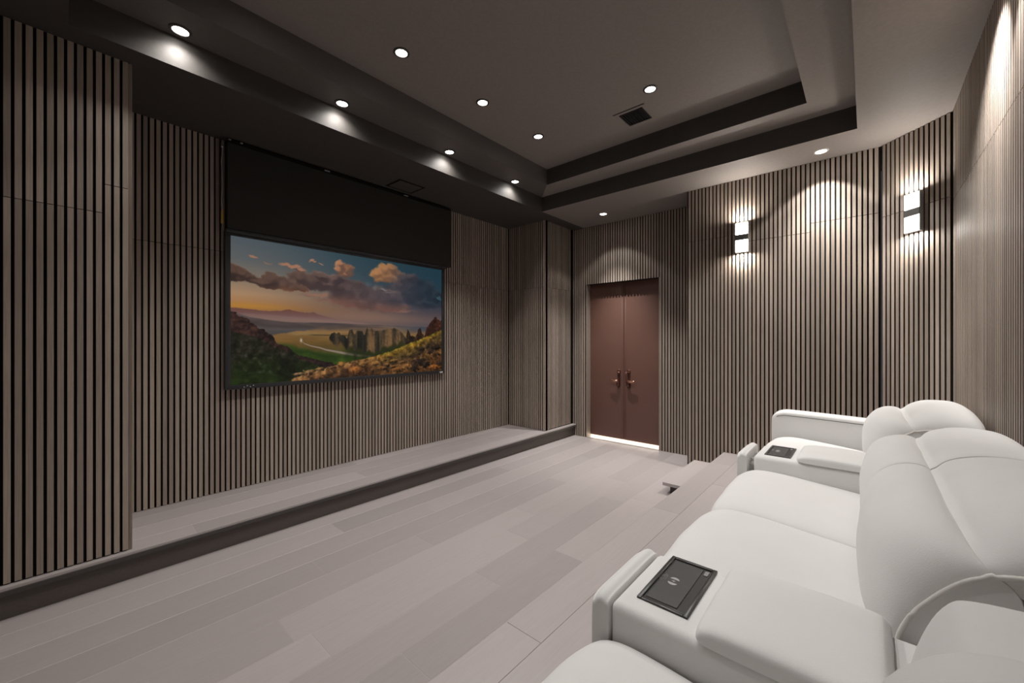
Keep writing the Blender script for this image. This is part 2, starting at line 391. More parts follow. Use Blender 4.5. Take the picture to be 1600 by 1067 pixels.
# unseen downlights added to light the sofa, floor and rear wall
mb = MB(); ml = MB()
HID = [(0.90, 2.68, Z3), (0.85, 1.43, Z3), (2.50, 0.70, Z3), (1.70, 0.70, Z3), (0.85, 0.70, Z3)]
HREAR = [(2.97, -0.25, Z1), (2.60, -0.25, Z1), (1.8, -0.27, Z1), (0.9, -0.27, Z1)]
for (x, y, z) in HID + HREAR:
    mb.lathe([(0.043, -0.001), (0.044, -0.006), (0.052, -0.009), (0.061, -0.004), (0.061, 0.0)], 20, (x, y, z)); ml.lathe([(0.0, -0.0035), (0.0425, -0.003), (0.0425, 0.0)], 20, (x, y, z))
mb.obj('added_fitting', M['ring_white'], CE); ml.obj('added_lens', M['lens'], CE)
for (x, y, z) in HID: spot(CE, (x, y, z - 0.012), HID_W * (1.0 if y > 1 else 2.0 if x < 1 else 1.2))
for (x, y, z) in HREAR: spot(CE, (x, y, z - 0.012), REAR_W if x > 2.9 else REAR_W * (0.35 if x > 2.5 else 0.04), size=1.15, blend=1.0 if x > 2.9 else 0.5, tilt=(-0.42, -0.50) if x > 2.9 else (-0.50, -0.10))

# ------------------------------------------------------------------ air vent, hatch
def vent():
    t = empty('air_vent', (3.795, 1.714, Z3), 'black louvred air vent in the upper ceiling tray', 'vent')
    hx, hy = 0.118, 0.115
    f = MB(); 
    for a, b in (((-hx, -hy), (hx, -hy + 0.012)), ((-hx, hy - 0.012), (hx, hy)), ((-hx, -hy), (-hx + 0.012, hy)), ((hx - 0.012, -hy), (hx, hy))):
        f.box((*a, -0.008), (*b, 0.0))
    f.obj('frame', M['black'], t)
    MB().box((-hx, -hy, -0.0015), (hx, hy, 0)).obj('backing', M['felt'], t)
    for k in range(8):
        y = -hy + 0.026 + k * 0.0255
        MB().box((-hx + 0.012, -0.009, -0.0012), (hx - 0.012, 0.009, 0.0012)).xform(Matrix.Rotation(math.radians(38), 4, 'X')).obj('louver', M['black'], t, loc=(0, y, -0.0085))
    MB().box((-0.168, -0.155, -0.004), (-0.156, 0.160, 0)).obj('slot', M['black'], t)
vent()
hx0, hx1, hy0, hy1 = 2.555, 2.905, 3.93, 4.22
t = empty('ceiling_hatch', ((hx0 + hx1) / 2, (hy0 + hy1) / 2, Z1), 'flush square access hatch with a black joint in the soffit before the screen wall', 'hatch')
a, b = (hx1 - hx0) / 2, (hy1 - hy0) / 2
f = MB()
for p_, q_ in (((-a, -b), (a, -b + 0.024)), ((-a, b - 0.024), (a, b)), ((-a, -b + 0.024), (-a + 0.024, b - 0.024)), ((a - 0.024, -b + 0.024), (a, b - 0.024))):
    f.box((*p_, -0.003), (*q_, 0))
f.obj('frame', M['felt'], t)
MB().box((-a + 0.026, -b + 0.026, -0.006), (a - 0.026, b - 0.026, 0), 0.001).obj('lid', M['ceiling_dark'], t)  # lid takes the same painted-in shade as the soffit around it

# ------------------------------------------------------------------ black board above the television
t = empty('screen_housing', (2.29, 4.31, 2.56), 'matte black housing board hanging above the television', 'housing')
MB().box((1.012 - 2.29, -0.05, -0.0045), (3.581 - 2.29, 0.030, 0.762), 0.003).obj('board', M['board'], t)
MB().box((1.00 - 2.29, -0.058, -0.036), (3.49 - 2.29, -0.0165, -0.005), 0.006, 2).obj('bottom_lip', M['bezel'], t)
MB().box((1.02 - 2.29, -0.045, 0.7625), (3.575 - 2.29, 0.026, 0.792)).obj('top_gap', M['felt'], t)
for x in (1.895, 2.859):
    MB().box((x - 2.29 - 0.028, -0.054, 0.776), (x - 2.29 + 0.028, -0.0455, 0.790), 0.001).obj('clip', M['silver'], t)
for (x) in (1.02, 1.11): MB().box((x - 2.29, -0.056, 0.783), (x - 2.29 + 0.02, -0.0455, 0.795), 0.001).obj('clip', M['silver'], t)
# loose cables at the board's left end
t = empty('power_cable', (0.985, 4.335, 2.56), 'thin loose cables with a yellow tag at the left end of the black board', 'cable')
pts = [(0.004 * math.sin(z * 19), -0.02 + 0.004 * math.cos(z * 13), z) for z in np.linspace(0.0, 0.78, 26)]
MB().tube(pts, 0.004, 6).obj('cable', M['cable_white'], t, True)
pts = [(-0.010 + 0.005 * math.sin(z * 11 + 1), -0.016, z) for z in np.linspace(0.0, 0.79, 24)]
MB().tube(pts, 0.005, 6).obj('cable', M['black'], t, True)
MB().box((-0.009, -0.034, 0.04), (0.009, -0.008, 0.16), 0.004, 2).obj('tape_tag', M['tag_yellow'], t)
MB().box((-0.010, -0.036, 0.72), (0.010, -0.010, 0.76), 0.003).obj('clamp', M['silver'], t)

# ------------------------------------------------------------------ television
def vnoise(x, y, seed):
    r = np.random.RandomState(seed); P = r.rand(256, 256)
    xi = np.floor(x).astype(int); yi = np.floor(y).astype(int); fx = x - xi; fy = y - yi
    fx = fx * fx * (3 - 2 * fx); fy = fy * fy * (3 - 2 * fy)
    g = lambda a, b: P[a % 256, b % 256]
    return (g(xi, yi) * (1 - fx) + g(xi + 1, yi) * fx) * (1 - fy) + (g(xi, yi + 1) * (1 - fx) + g(xi + 1, yi + 1) * fx) * fy
def fbm(x, y, seed, o=5):
    s = 0; a = 0.5; t_ = 0
    for k in range(o):
        s = s + a * vnoise(x * 2 ** k + 13.7 * k, y * 2 ** k + 7.1 * k, seed + k); t_ += a; a *= 0.5
    return s / t_
def sst(a, b, x):
    t_ = np.clip((x - a) / (b - a), 0, 1); return t_ * t_ * (3 - 2 * t_)
def paint(W, Hh):
    """sunset over a green valley with rock columns; returns sRGB (0-1)"""
    u, v = np.meshgrid(np.linspace(0, 1, W), np.linspace(0, 1, Hh))
    A = 1.78
    x = u * A; y = v
    def line(pts): return np.interp(u, [p[0] for p in pts], [p[1] for p in pts])
    def mix(c, col, m):
        col = np.array(col, float) / 255.0 if not isinstance(col, np.ndarray) else col
        return c * (1 - m[..., None]) + col * m[..., None]
    def ramp(val, stops):
        pos = [s[0] for s in stops]; return np.stack([np.interp(val, pos, [s[1][k] / 255.0 for s in stops]) for k in range(3)], -1)
    n1 = fbm(x * 5, y * 6, 1); n2 = fbm(x * 12, y * 14, 20); n3 = fbm(x * 34, y * 40, 40, 4); nh = fbm(x * 4, y * 22, 60, 4)
    n4 = fbm(x * 80, y * 80, 45, 3)
    # sky
    skyL = ramp(v, [(0, (80, 90, 96)), (0.15, (96, 98, 98)), (0.28, (136, 118, 102)), (0.38, (172, 136, 102)), (0.44, (172, 124, 80)), (0.475, (164, 112, 58)), (0.52, (140, 98, 70)), (0.58, (112, 86, 82))])
    skyR = ramp(v, [(0, (30, 58, 70)), (0.2, (34, 58, 72)), (0.35, (50, 58, 74)), (0.45, (74, 66, 72)), (0.52, (92, 78, 80)), (0.58, (78, 74, 82))])
    k = sst(-0.05, 0.85, u)[..., None]
    c = skyL * (1 - k) + skyR * k
    c = mix(c, (132, 102, 88), np.exp(-((v - 0.505) / 0.06) ** 2) * np.exp(-((u - 0.52) / 0.33) ** 2) * .8)
    c = mix(c, (182, 128, 52), np.exp(-((v - .463) / .022) ** 2) * np.exp(-((u - .04) / .16) ** 2) * .75)
    # clouds: heaps of lobes with billowed rims
    wx = (fbm(x * 9, y * 10, 101) - .5) * .075 + (fbm(x * 26, y * 28, 103, 4) - .5) * .034
    wy = (fbm(x * 9, y * 10, 107) - .5) * .065 + (fbm(x * 26, y * 28, 109, 4) - .5) * .034
    def heap(lobes, dx=0.0, dy=0.0):
        D = np.full(u.shape, -9.0)
        for (cx, cy, rx, ry) in lobes:
            D = np.maximum(D, 1 - np.sqrt(((x + wx + dx - cx * A) / (rx * A)) ** 2 + ((v + wy + dy - cy) / ry) ** 2))
        return D
    def cloud(lobes, dark, light, rim, base, soft=.28, op=.95, lo=None):
        nonlocal c
        D = heap(lobes); S = heap(lobes, -.020, -.034)
        a = sst(0, soft, D) * op
        lit = np.clip((D - S) * 1.5 + .10 + (n2 - .5) * .7, 0, 1)
        col = dark * (1 - lit[..., None]) + light * lit[..., None]
        col = mix(col, rim, (1 - sst(.05, .45, D)) * np.clip(lit * 1.4, 0, 1) * .8)
        if base is not None:
            b_ = sst(base[0], base[1], v + (n1 - .5) * .10)
            col = mix(col, base[2], b_ * .85)
        col = col * (.86 + .28 * n2)[..., None]
        c = c * (1 - a[..., None]) + col * a[..., None]
    F = lambda *q: np.broadcast_to(np.array(q, float) / 255.0, c.shape).copy()
    RG = lambda *st: ramp(u, list(st))
    # thin pink veil under the bank
    cloud([(.33, .355, .13, .022), (.42, .39, .15, .03), (.55, .42, .18, .04), (.25, .335, .08, .014), (.70, .44, .18, .03)], RG((.2, (128, 84, 66)), (.5, (112, 76, 70)), (.8, (78, 64, 72))), F(150, 106, 88), (150, 104, 86), None, .9, .75)
    # far right dark mass
    cloud([(.80, .18, .10, .12), (.88, .22, .10, .12), (.95, .27, .09, .10), (.76, .27, .14, .12), (.90, .34, .16, .08), (.99, .31, .08, .10)],
          RG((.6, (58, 54, 64)), (.75, (46, 48, 60)), (.9, (30, 42, 54)), (1, (26, 40, 52))), RG((.6, (92, 76, 74)), (.8, (62, 62, 70)), (1, (44, 60, 70))), (70, 72, 78), (.34, .46, (74, 62, 68)), .35)
    # central bank
    cloud([(.25, .245, .07, .06), (.31, .25, .08, .07), (.37, .26, .08, .08), (.44, .29, .09, .10), (.51, .31, .10, .11), (.59, .33, .11, .11), (.66, .34, .12, .11), (.50, .37, .14, .07), (.64, .40, .18, .06), (.22, .265, .05, .035), (.40, .215, .05, .05), (.34, .20, .05, .035)],
          RG((.2, (66, 50, 48)), (.4, (66, 52, 54)), (.6, (64, 54, 60)), (.75, (56, 54, 64))), RG((.2, (104, 80, 70)), (.5, (100, 80, 78)), (.75, (80, 72, 78))), (132, 104, 90), (.33, .43, (112, 76, 66)), .3)
    # left dark clouds
    cloud([(.00, .235, .035, .05), (.03, .225, .035, .045), (.055, .25, .035, .045), (.085, .285, .035, .035), (.02, .27, .05, .035), (.11, .275, .03, .035), (.135, .265, .035, .045), (.165, .285, .04, .045), (.20, .305, .05, .04), (.24, .315, .05, .03), (.14, .305, .06, .03)],
          RG((0, (52, 38, 34)), (.25, (64, 48, 46))), RG((0, (84, 62, 52)), (.25, (92, 70, 62))), (112, 80, 62), (.29, .35, (104, 68, 50)), .3)
    # sun-touched tops
    cloud([(.43, .085, .032, .045), (.455, .115, .032, .05), (.42, .12, .028, .04), (.45, .16, .045, .05)], F(112, 80, 66), F(176, 122, 88), (184, 134, 100), (.12, .21, (84, 66, 64)), .4)
    cloud([(.60, .12, .05, .05), (.64, .08, .05, .055), (.685, .06, .05, .045), (.66, .13, .07, .07), (.73, .085, .05, .04), (.62, .165, .05, .05), (.72, .14, .07, .07)], RG((.55, (136, 92, 58)), (.68, (112, 80, 60)), (.76, (62, 56, 62))), RG((.55, (178, 124, 76)), (.68, (158, 112, 76)), (.76, (92, 76, 74))), (186, 134, 84), (.17, .24, (70, 58, 62)), .4)
    cloud([(.76, .12, .06, .06), (.80, .11, .06, .05), (.74, .19, .07, .08)], F(52, 50, 60), F(76, 68, 72), (92, 78, 74), None, .6, .85)
    for lb, s_ in (([(.068, .118, .018, .014)], .8), ([(.118, .152, .022, .012)], .5), ([(.185, .15, .03, .022), (.205, .16, .025, .02)], .85), ([(.235, .165, .035, .022), (.26, .185, .03, .022)], .85), ([(.305, .09, .014, .018), (.318, .102, .010, .012)], .85), ([(.344, .107, .014, .012)], .6)):
        cloud(lb, F(128, 90, 74) if lb[0][0] != .235 else F(84, 62, 56), F(176, 122, 94), (176, 124, 98), None, .6, s_)
    # pale gaps
    for (cx, cy, rx, ry, col, s_) in [(.60, .245, .018, .03, (104, 108, 112), .5), (.645, .262, .035, .012, (128, 124, 126), .75), (.56, .215, .02, .02, (84, 92, 100), .5), (.675, .28, .03, .010, (116, 110, 112), .6), (.972, .28, .025, .012, (66, 104, 112), .8), (.985, .262, .02, .008, (84, 120, 124), .6)]:
        d = np.sqrt(((u + wx * .8 - cx) / rx) ** 2 + ((v + wy - cy) / ry) ** 2); c = mix(c, col, (1 - sst(.2, 1.1, d)) * s_)
    # hazy ridges
    for pts, st, am in (([(0, .479), (.05, .481), (.107, .489), (.176, .484), (.19, .476), (.205, .470), (.222, .480), (.25, .486), (.285, .488), (.303, .483), (.33, .498), (.358, .51), (.445, .535), (.55, .555), (1, .563)], [(.47, (104, 66, 56)), (.51, (112, 80, 76)), (.545, (126, 100, 94)), (.58, (120, 94, 86))], .012),
                        ([(0, .515), (.1, .512), (.2, .522), (.3, .53), (.4, .548), (.5, .556), (1, .563)], [(.5, (118, 88, 82)), (.55, (130, 104, 96)), (.58, (124, 98, 86))], .006)):
        g = sst(0, .006, v - line(pts) - (n3 - .5) * am) * (1 - sst(.45, .7, u) * .6); fc = ramp(v, st)
        c = c * (1 - g[..., None]) + fc * g[..., None]
    hor = .562 + (nh - .5) * .012
    g = sst(0, .008, v - hor)
    pl_ = ramp(v + (nh - .5) * .06, [(.56, (84, 74, 74)), (.60, (104, 84, 70)), (.645, (124, 94, 58)), (.70, (116, 86, 44)), (.76, (92, 78, 38)), (.82, (56, 66, 28))])
    pl_ = pl_ * (.72 + .55 * nh)[..., None]
    c = c * (1 - g[..., None]) + pl_ * g[..., None]
    c = mix(c, (56, 64, 78), sst(.62, .9, u) * (1 - sst(.59, .66, v)) * g * .85)
    c = mix(c, (72, 56, 52), np.exp(-((v - .588 - (nh - .5) * .01) / .004) ** 2) * sst(.40, .46, u) * (1 - sst(.60, .72, u)) * .8)
    s1 = line([(0, .50), (.063, .535), (.129, .551), (.225, .568), (.30, .588), (.345, .602), (1, .60)])
    s1b = line([(0, .75), (.15, .655), (.22, .635), (.30, .615), (.345, .604), (1, .60)])
    g = sst(0, .008, v - s1) * (1 - sst(-.004, .012, v - s1b + (n2 - .5) * .03))
    sc_ = ramp(v + (nh - .5) * .08, [(.54, (88, 76, 76)), (.58, (66, 58, 56)), (.62, (80, 74, 74)), (.66, (64, 64, 68))])
    c = c * (1 - g[..., None] * .92) + sc_ * g[..., None] * .92
    g = (1 - sst(.3, 1.4, np.abs(v - .648 - (n2 - .5) * .03) / .012)) * sst(.19, .24, u) * (1 - sst(.30, .38, u)); c = mix(c, (142, 116, 76), g * .6)
    g = (1 - sst(.3, 1.4, np.abs(v - .658 - (u - .3) * .02) / .006)) * sst(.27, .31, u) * (1 - sst(.5, .6, u)); c = mix(c, (58, 52, 34), g * .7)
    # green valley floor
    vt = line([(0, .6), (.13, .70), (.17, .71), (.22, .725), (.262, .75), (.30, .765), (.36, .79), (.43, .815), (.47, .80), (.55, .79), (.62, .78), (.75, .73), (1, .6)]) + (n3 - .5) * .02
    g = sst(0, .025, v - vt)
    gr = ramp(v - .28 * (u - .25) + (n2 - .5) * .10, [(.68, (84, 86, 36)), (.74, (64, 80, 26)), (.79, (36, 56, 16)), (.84, (52, 72, 20)), (.90, (26, 42, 12)), (1, (18, 26, 10))])
    gr = gr * (.62 + .62 * n2 + .2 * (n4 - .5))[..., None]
    c = c * (1 - g[..., None]) + gr * g[..., None]
    # river
    rv = line([(.25, .70), (.266, .725), (.29, .742), (.33, .758), (.358, .775), (.40, .79), (.44, .805), (.50, .822), (.56, .836), (.62, .84)])
    wd = line([(.25, .002), (.28, .004), (.34, .006), (.42, .010), (.50, .011), (.57, .006), (.62, .001)])
    g = (1 - sst(.6, 1.2, np.abs(v - rv) / wd)) * (u > .255) * (u < .62); c = mix(c, np.clip(np.stack([.60 - .25 * (u - .25), .53 - .25 * (u - .25), .48 - .2 * (u - .25)], -1), 0, 1), g * .9)
    g = np.exp(-((u - .252) / .004) ** 2 - ((v - .70) / .014) ** 2); c = mix(c, (196, 188, 174), g)
    # rock columns
    saw = (vnoise(x * 46, x * 0 + 3, 91) - .5) * .07 * (1 - sst(.56, .60, u)) + (vnoise(x * 90, x * 0 + 9, 92) - .5) * .010
    bt = line([(.37, .70), (.378, .655), (.401, .638), (.42, .66), (.445, .645), (.482, .635), (.507, .632), (.555, .622), (.562, .612), (.606, .610), (.630, .614), (.64, .602), (.66, .598), (.702, .588), (.725, .604), (.743, .626), (.766, .672), (.78, .71)]) + saw
    bb = line([(.37, .705), (.42, .735), (.46, .775), (.50, .785), (.56, .80), (.60, .79), (.66, .775), (.72, .745), (.78, .70)]) + (vnoise(x * 40, x * 0, 93) - .5) * .05
    g = sst(0, .007, v - bt) * (1 - sst(-.015, .018, v - bb)) * (u > .37) * (u < .78)
    stripe = .7 * vnoise(x * 24, y * 2.6, 95) + .3 * vnoise(x * 70, y * 7, 96)
    lf = sst(.45, .56, u)
    bc = ramp(np.clip(stripe * 1.25 - .18 + (n4 - .5) * .35 - (1 - lf) * .14 + lf * .12, 0, 1), [(0, (18, 20, 18)), (.35, (34, 33, 27)), (.6, (66, 54, 38)), (.8, (98, 75, 50)), (1, (122, 92, 58))])
    cap = (1 - sst(.0, .02, v - bt)) * lf; bc = mix(bc, (92, 74, 54), cap * .5)
    c = c * (1 - g[..., None]) + bc * g[..., None]
    gd = sst(0, .03, v - bb + .02) * (1 - sst(.03, .10, v - bb)) * sst(.42, .48, u) * (1 - sst(.74, .80, u)); c = mix(c, (26, 32, 14), gd * .75)
    # left crags and dark slope
    rk = line([(0, .508), (.018, .515), (.025, .532), (.05, .540), (.06, .552), (.066, .578), (.082, .585), (.096, .618), (.112, .622), (.118, .638), (.134, .652), (.145, .672), (.150, .69), (.157, .715), (.20, .745), (.23, .80), (1, 1.2)]) + (n3 - .5) * .022 + (n4 - .5) * .012
    g = sst(0, .005, v - rk)
    rc = ramp(n3 * .7 + n4 * .4 - (u * .8), [(.25, (26, 18, 18)), (.5, (50, 33, 30)), (.75, (78, 52, 44))])
    c = c * (1 - g[..., None]) + rc * g[..., None]
    lh = line([(0, .635), (.06, .655), (.12, .70), (.157, .745), (.20, .775), (.23, .79), (.245, .825), (.276, .855), (.344, .90), (.40, .95), (.43, 1.02), (1, 1.6)]) + (n3 - .5) * .03
    g = sst(0, .010, v - lh)
    gg = n2 * .45 + n3 * .4 + n4 * .25
    lc = ramp(gg, [(.35, (10, 11, 7)), (.5, (22, 23, 14)), (.62, (38, 36, 26)), (.8, (66, 60, 50))])
    lw = ramp(gg, [(.35, (9, 13, 4)), (.5, (17, 27, 7)), (.66, (28, 38, 12)), (.85, (58, 62, 54))])
    kk = sst(.78, .90, v + (n1 - .5) * .12)[..., None]
    lc = lc * (1 - kk) + lw * kk
    c = c * (1 - g[..., None]) + lc * g[..., None]
    bd = np.exp(-((v - .80 - (n1 - .5) * .08) / .018) ** 2) * sst(.52, .66, n3) + np.exp(-((v - .905 - (n1 - .5) * .05) / .014) ** 2) * sst(.54, .66, n3)
    c = mix(c, (70, 68, 66), bd * g * (1 - sst(.12, .2, u)) * .6)
    c = mix(c, (40, 62, 10), np.exp(-((v - 1.0) / .05) ** 2) * (u < .2) * sst(.45, .6, n2) * .4)
    # right-hand spires and big rock
    sl = line([(.507, .862), (.60, .828), (.64, .812), (.72, .77), (.789, .722), (.85, .69), (.891, .662), (.95, .62), (1, .585)])
    def rock(pts, col, bot_):
        nonlocal c
        tp = line(pts) + (n3 - .5) * .022 + (vnoise(x * 90, x * 0, 99) - .5) * .018
        inside = (u > pts[0][0]) & (u < pts[-1][0])
        g_ = sst(0, .005, v - tp) * (1 - sst(-.01, .01, v - bot_)) * inside
        r_ = ramp(n3 * .5 + stripe * .5 + (n4 - .5) * .6, [(.2, tuple(q * .28 for q in col)), (.55, tuple(q * .7 for q in col)), (.95, tuple(q * 1.3 for q in col))])
        c = c * (1 - g_[..., None]) + r_ * g_[..., None]
    rock([(.765, .75), (.770, .64), (.778, .592), (.787, .62), (.795, .66), (.80, .70), (.81, .74)], (66, 50, 36), sl + .03)
    rock([(.785, .74), (.79, .66), (.815, .655), (.83, .68), (.84, .74)], (52, 38, 28), sl + .03)
    rock([(.82, .70), (.832, .64), (.848, .582), (.858, .58), (.868, .63), (.88, .645), (.886, .70)], (76, 50, 34), sl + .03)
    rock([(.876, .70), (.886, .64), (.897, .58), (.907, .555), (.92, .525), (.932, .50), (.945, .495), (.957, .472), (.972, .488), (.985, .50), (1, .505)], (84, 46, 32), sl + .03)
    g = sst(0, .010, v - sl + (n3 - .5) * .016) * (u > .48)
    depth = v - sl
    scol = ramp(depth + (n2 - .5) * .07, [(0, (118, 104, 34)), (.035, (132, 98, 34)), (.075, (88, 68, 34)), (.13, (78, 56, 36)), (.19, (120, 82, 44)), (.26, (92, 60, 32)), (.40, (70, 44, 24))])
    lft = sst(.5, .72, u)[..., None]
    scol = scol * lft + ramp(depth + (n2 - .5) * .06, [(0, (112, 88, 42)), (.03, (138, 98, 54)), (.08, (112, 74, 42)), (.14, (82, 52, 30)), (.2, (64, 40, 24))]) * (1 - lft)
    tex = np.clip((n3 - .5) * 1.3 + (n4 - .5) * .55 + .88, .4, 1.4)
    c = c * (1 - g[..., None]) + np.clip(scol * tex[..., None], 0, 1) * g[..., None]
    # foreground bank
    fgl = line([(0, 1.2), (.19, 1.01), (.22, .975), (.25, .955), (.33, .918), (.415, .887), (.507, .858), (.56, .85), (.7, .80), (1, .7)]) + (n3 - .5) * .03
    g = sst(0, .012, v - fgl) * sst(.18, .22, u) * (1 - sst(.50, .62, u))
    fd = v - fgl
    fgc = ramp(fd + (n2 - .5) * .06, [(0, (146, 106, 64)), (.035, (128, 88, 50)), (.07, (76, 50, 30)), (.13, (58, 38, 24))])
    c = c * (1 - g[..., None]) + np.clip(fgc * tex[..., None], 0, 1) * g[..., None]
    def tuft(cx, cy, rx, ry, col, sd):
        nonlocal c
        d = np.sqrt(((u + wx * .35 - cx) / rx) ** 2 + ((v + wy * .35 - cy) / ry) ** 2) + (n4 - .5) * .9
        mm = 1 - sst(.5, 1.05, d)
        lit = np.clip(.55 - (u - cx) / rx * .25 - (v - cy) / ry * .45 + (n4 - .5) * .8, 0.12, 1.15)
        tc = np.array(col, float)[None, None] / 255.0 * lit[..., None]
        c = c * (1 - mm[..., None]) + tc * mm[..., None]
    for (cx, cy, rx, ry, col) in [(.245, .950, .024, .020, (196, 150, 104)), (.285, .944, .030, .026, (186, 138, 88)), (.33, .925, .025, .018, (176, 130, 80)), (.424, .900, .026, .036, (196, 132, 66)), (.495, .952, .040, .046, (204, 126, 60)), (.53, .905, .022, .026, (186, 130, 70)), (.555, .89, .02, .018, (170, 120, 66)), (.60, .90, .022, .022, (176, 124, 66)), (.64, .875, .02, .015, (170, 124, 70)), (.66, .915, .025, .02, (166, 116, 64)), (.585, .95, .022, .022, (150, 100, 54)), (.95, .965, .07, .035, (190, 112, 50)), (.72, .965, .045, .025, (170, 110, 54)), (.70, .88, .03, .018, (176, 128, 66)), (.63, .945, .03, .018, (150, 100, 52)), (.75, .90, .025, .016, (150, 106, 58)), (.70, .935, .025, .016, (160, 110, 56)), (.38, .915, .02, .014, (176, 124, 70))]:
        tuft(cx, cy, rx, ry, col, 1)
    for (cx, cy, rx, ry) in [(.855, .905, .055, .05), (.815, .955, .030, .055), (.89, .93, .04, .04), (.955, .77, .055, .035), (.925, .815, .028, .030), (.865, .785, .022, .020), (.985, .93, .025, .03), (.90, .765, .018, .03), (.84, .83, .015, .014), (.975, .84, .02, .02)]:
        tuft(cx, cy, rx, ry, (64, 48, 36), 2)
    return np.clip(c * 0.93, 0, 1)
def television():
    X0, X1, ZA, ZB, Y = 1.047, 3.456, 1.152, 2.507, 4.312
    cx = (X0 + X1) / 2
    t = empty('television', (cx, Y, 1.11), 'large wall mounted flat television showing a sunset valley landscape', 'television')
    B = MB()
    x0, x1, z0, z1 = X0 - cx - 0.043, X1 - cx + 0.043, 1.113 - 1.11, 2.548 - 1.11
    sx0, sx1, sz0, sz1 = X0 - cx, X1 - cx, ZA - 1.11, ZB - 1.11
    B.box((x0, -0.014, z0), (x1, 0.036, sz0), 0.003, 2); B.box((x0, -0.014, sz1), (x1, 0.036, z1), 0.003, 2)
    B.box((x0, -0.014, sz0 - 0.001), (sx0, 0.036, sz1 + 0.001), 0.003, 2); B.box((sx1, -0.014, sz0 - 0.001), (x1, 0.036, sz1 + 0.001), 0.003, 2)
    B.obj('bezel', M['bezel'], t, True)
    MB().box((x0 + 0.01, 0.004, z0 + 0.01), (x1 - 0.01, 0.036, z1 - 0.01)).obj('back_cover', M['black'], t)
    W, Hh = 640, 360
    img = paint(W, Hh)
    lin = np.where(img <= 0.04045, img / 12.92, ((img + 0.055) / 1.055) ** 2.4)
    uu, vv = np.meshgrid(np.linspace(0, 1, W), np.linspace(0, 1, Hh))
    co = np.stack([sx0 + uu * (sx1 - sx0), np.zeros_like(uu), sz1 - vv * (sz1 - sz0)], -1).reshape(-1, 3)
    idx = np.arange(W * Hh).reshape(Hh, W)
    q = np.stack([idx[1:, :-1], idx[1:, 1:], idx[:-1, 1:], idx[:-1, :-1]], -1).reshape(-1)
    me = bpy.data.meshes.new('screen'); nf = (W - 1) * (Hh - 1)
    me.vertices.add(W * Hh); me.vertices.foreach_set('co', co.ravel().astype(np.float32))
    me.loops.add(nf * 4); me.loops.foreach_set('vertex_index', q.astype(np.int32))
    me.polygons.add(nf); me.polygons.foreach_set('loop_start', np.arange(0, nf * 4, 4, dtype=np.int32))
    me.update(calc_edges=True)
    ca = me.color_attributes.new('picture', 'FLOAT_COLOR', 'POINT')
    ca.data.foreach_set('color', np.concatenate([lin, np.ones((Hh, W, 1))], -1).ravel().astype(np.float32))
    m, nt, b = new_mat('lit_screen')
    at = N(nt, 'ShaderNodeAttribute'); at.attribute_name = 'picture'
    b.inputs['Base Color'].default_value = (0.004, 0.004, 0.004, 1); b.inputs['Roughness'].default_value = 0.3
    b.inputs['Specular IOR Level'].default_value = 0.2
    nt.links.new(at.outputs['Color'], b.inputs['Emission Color']); b.inputs['Emission Strength'].default_value = 1.0 / 2 ** EXPO
    me.materials.append(m)
    o = link('screen', me, t, (0, 0, 0)); o['label'] = 'lit screen with a sunset over a green valley and rock columns'
    MB().box((sx1 - 0.045, -0.0155, z0 + 0.008), (sx1 + 0.01, -0.0135, z0 + 0.028)).obj('badge', M['mark'], t)
    for k in range(4): MB().box((sx0 + 0.10 + k * 0.025, -0.0155, z0 + 0.012 + (k % 2) * 0.010), (sx0 + 0.108 + k * 0.025, -0.0135, z0 + 0.020 + (k % 2) * 0.010)).obj('indicator', M['mark'], t)
television()

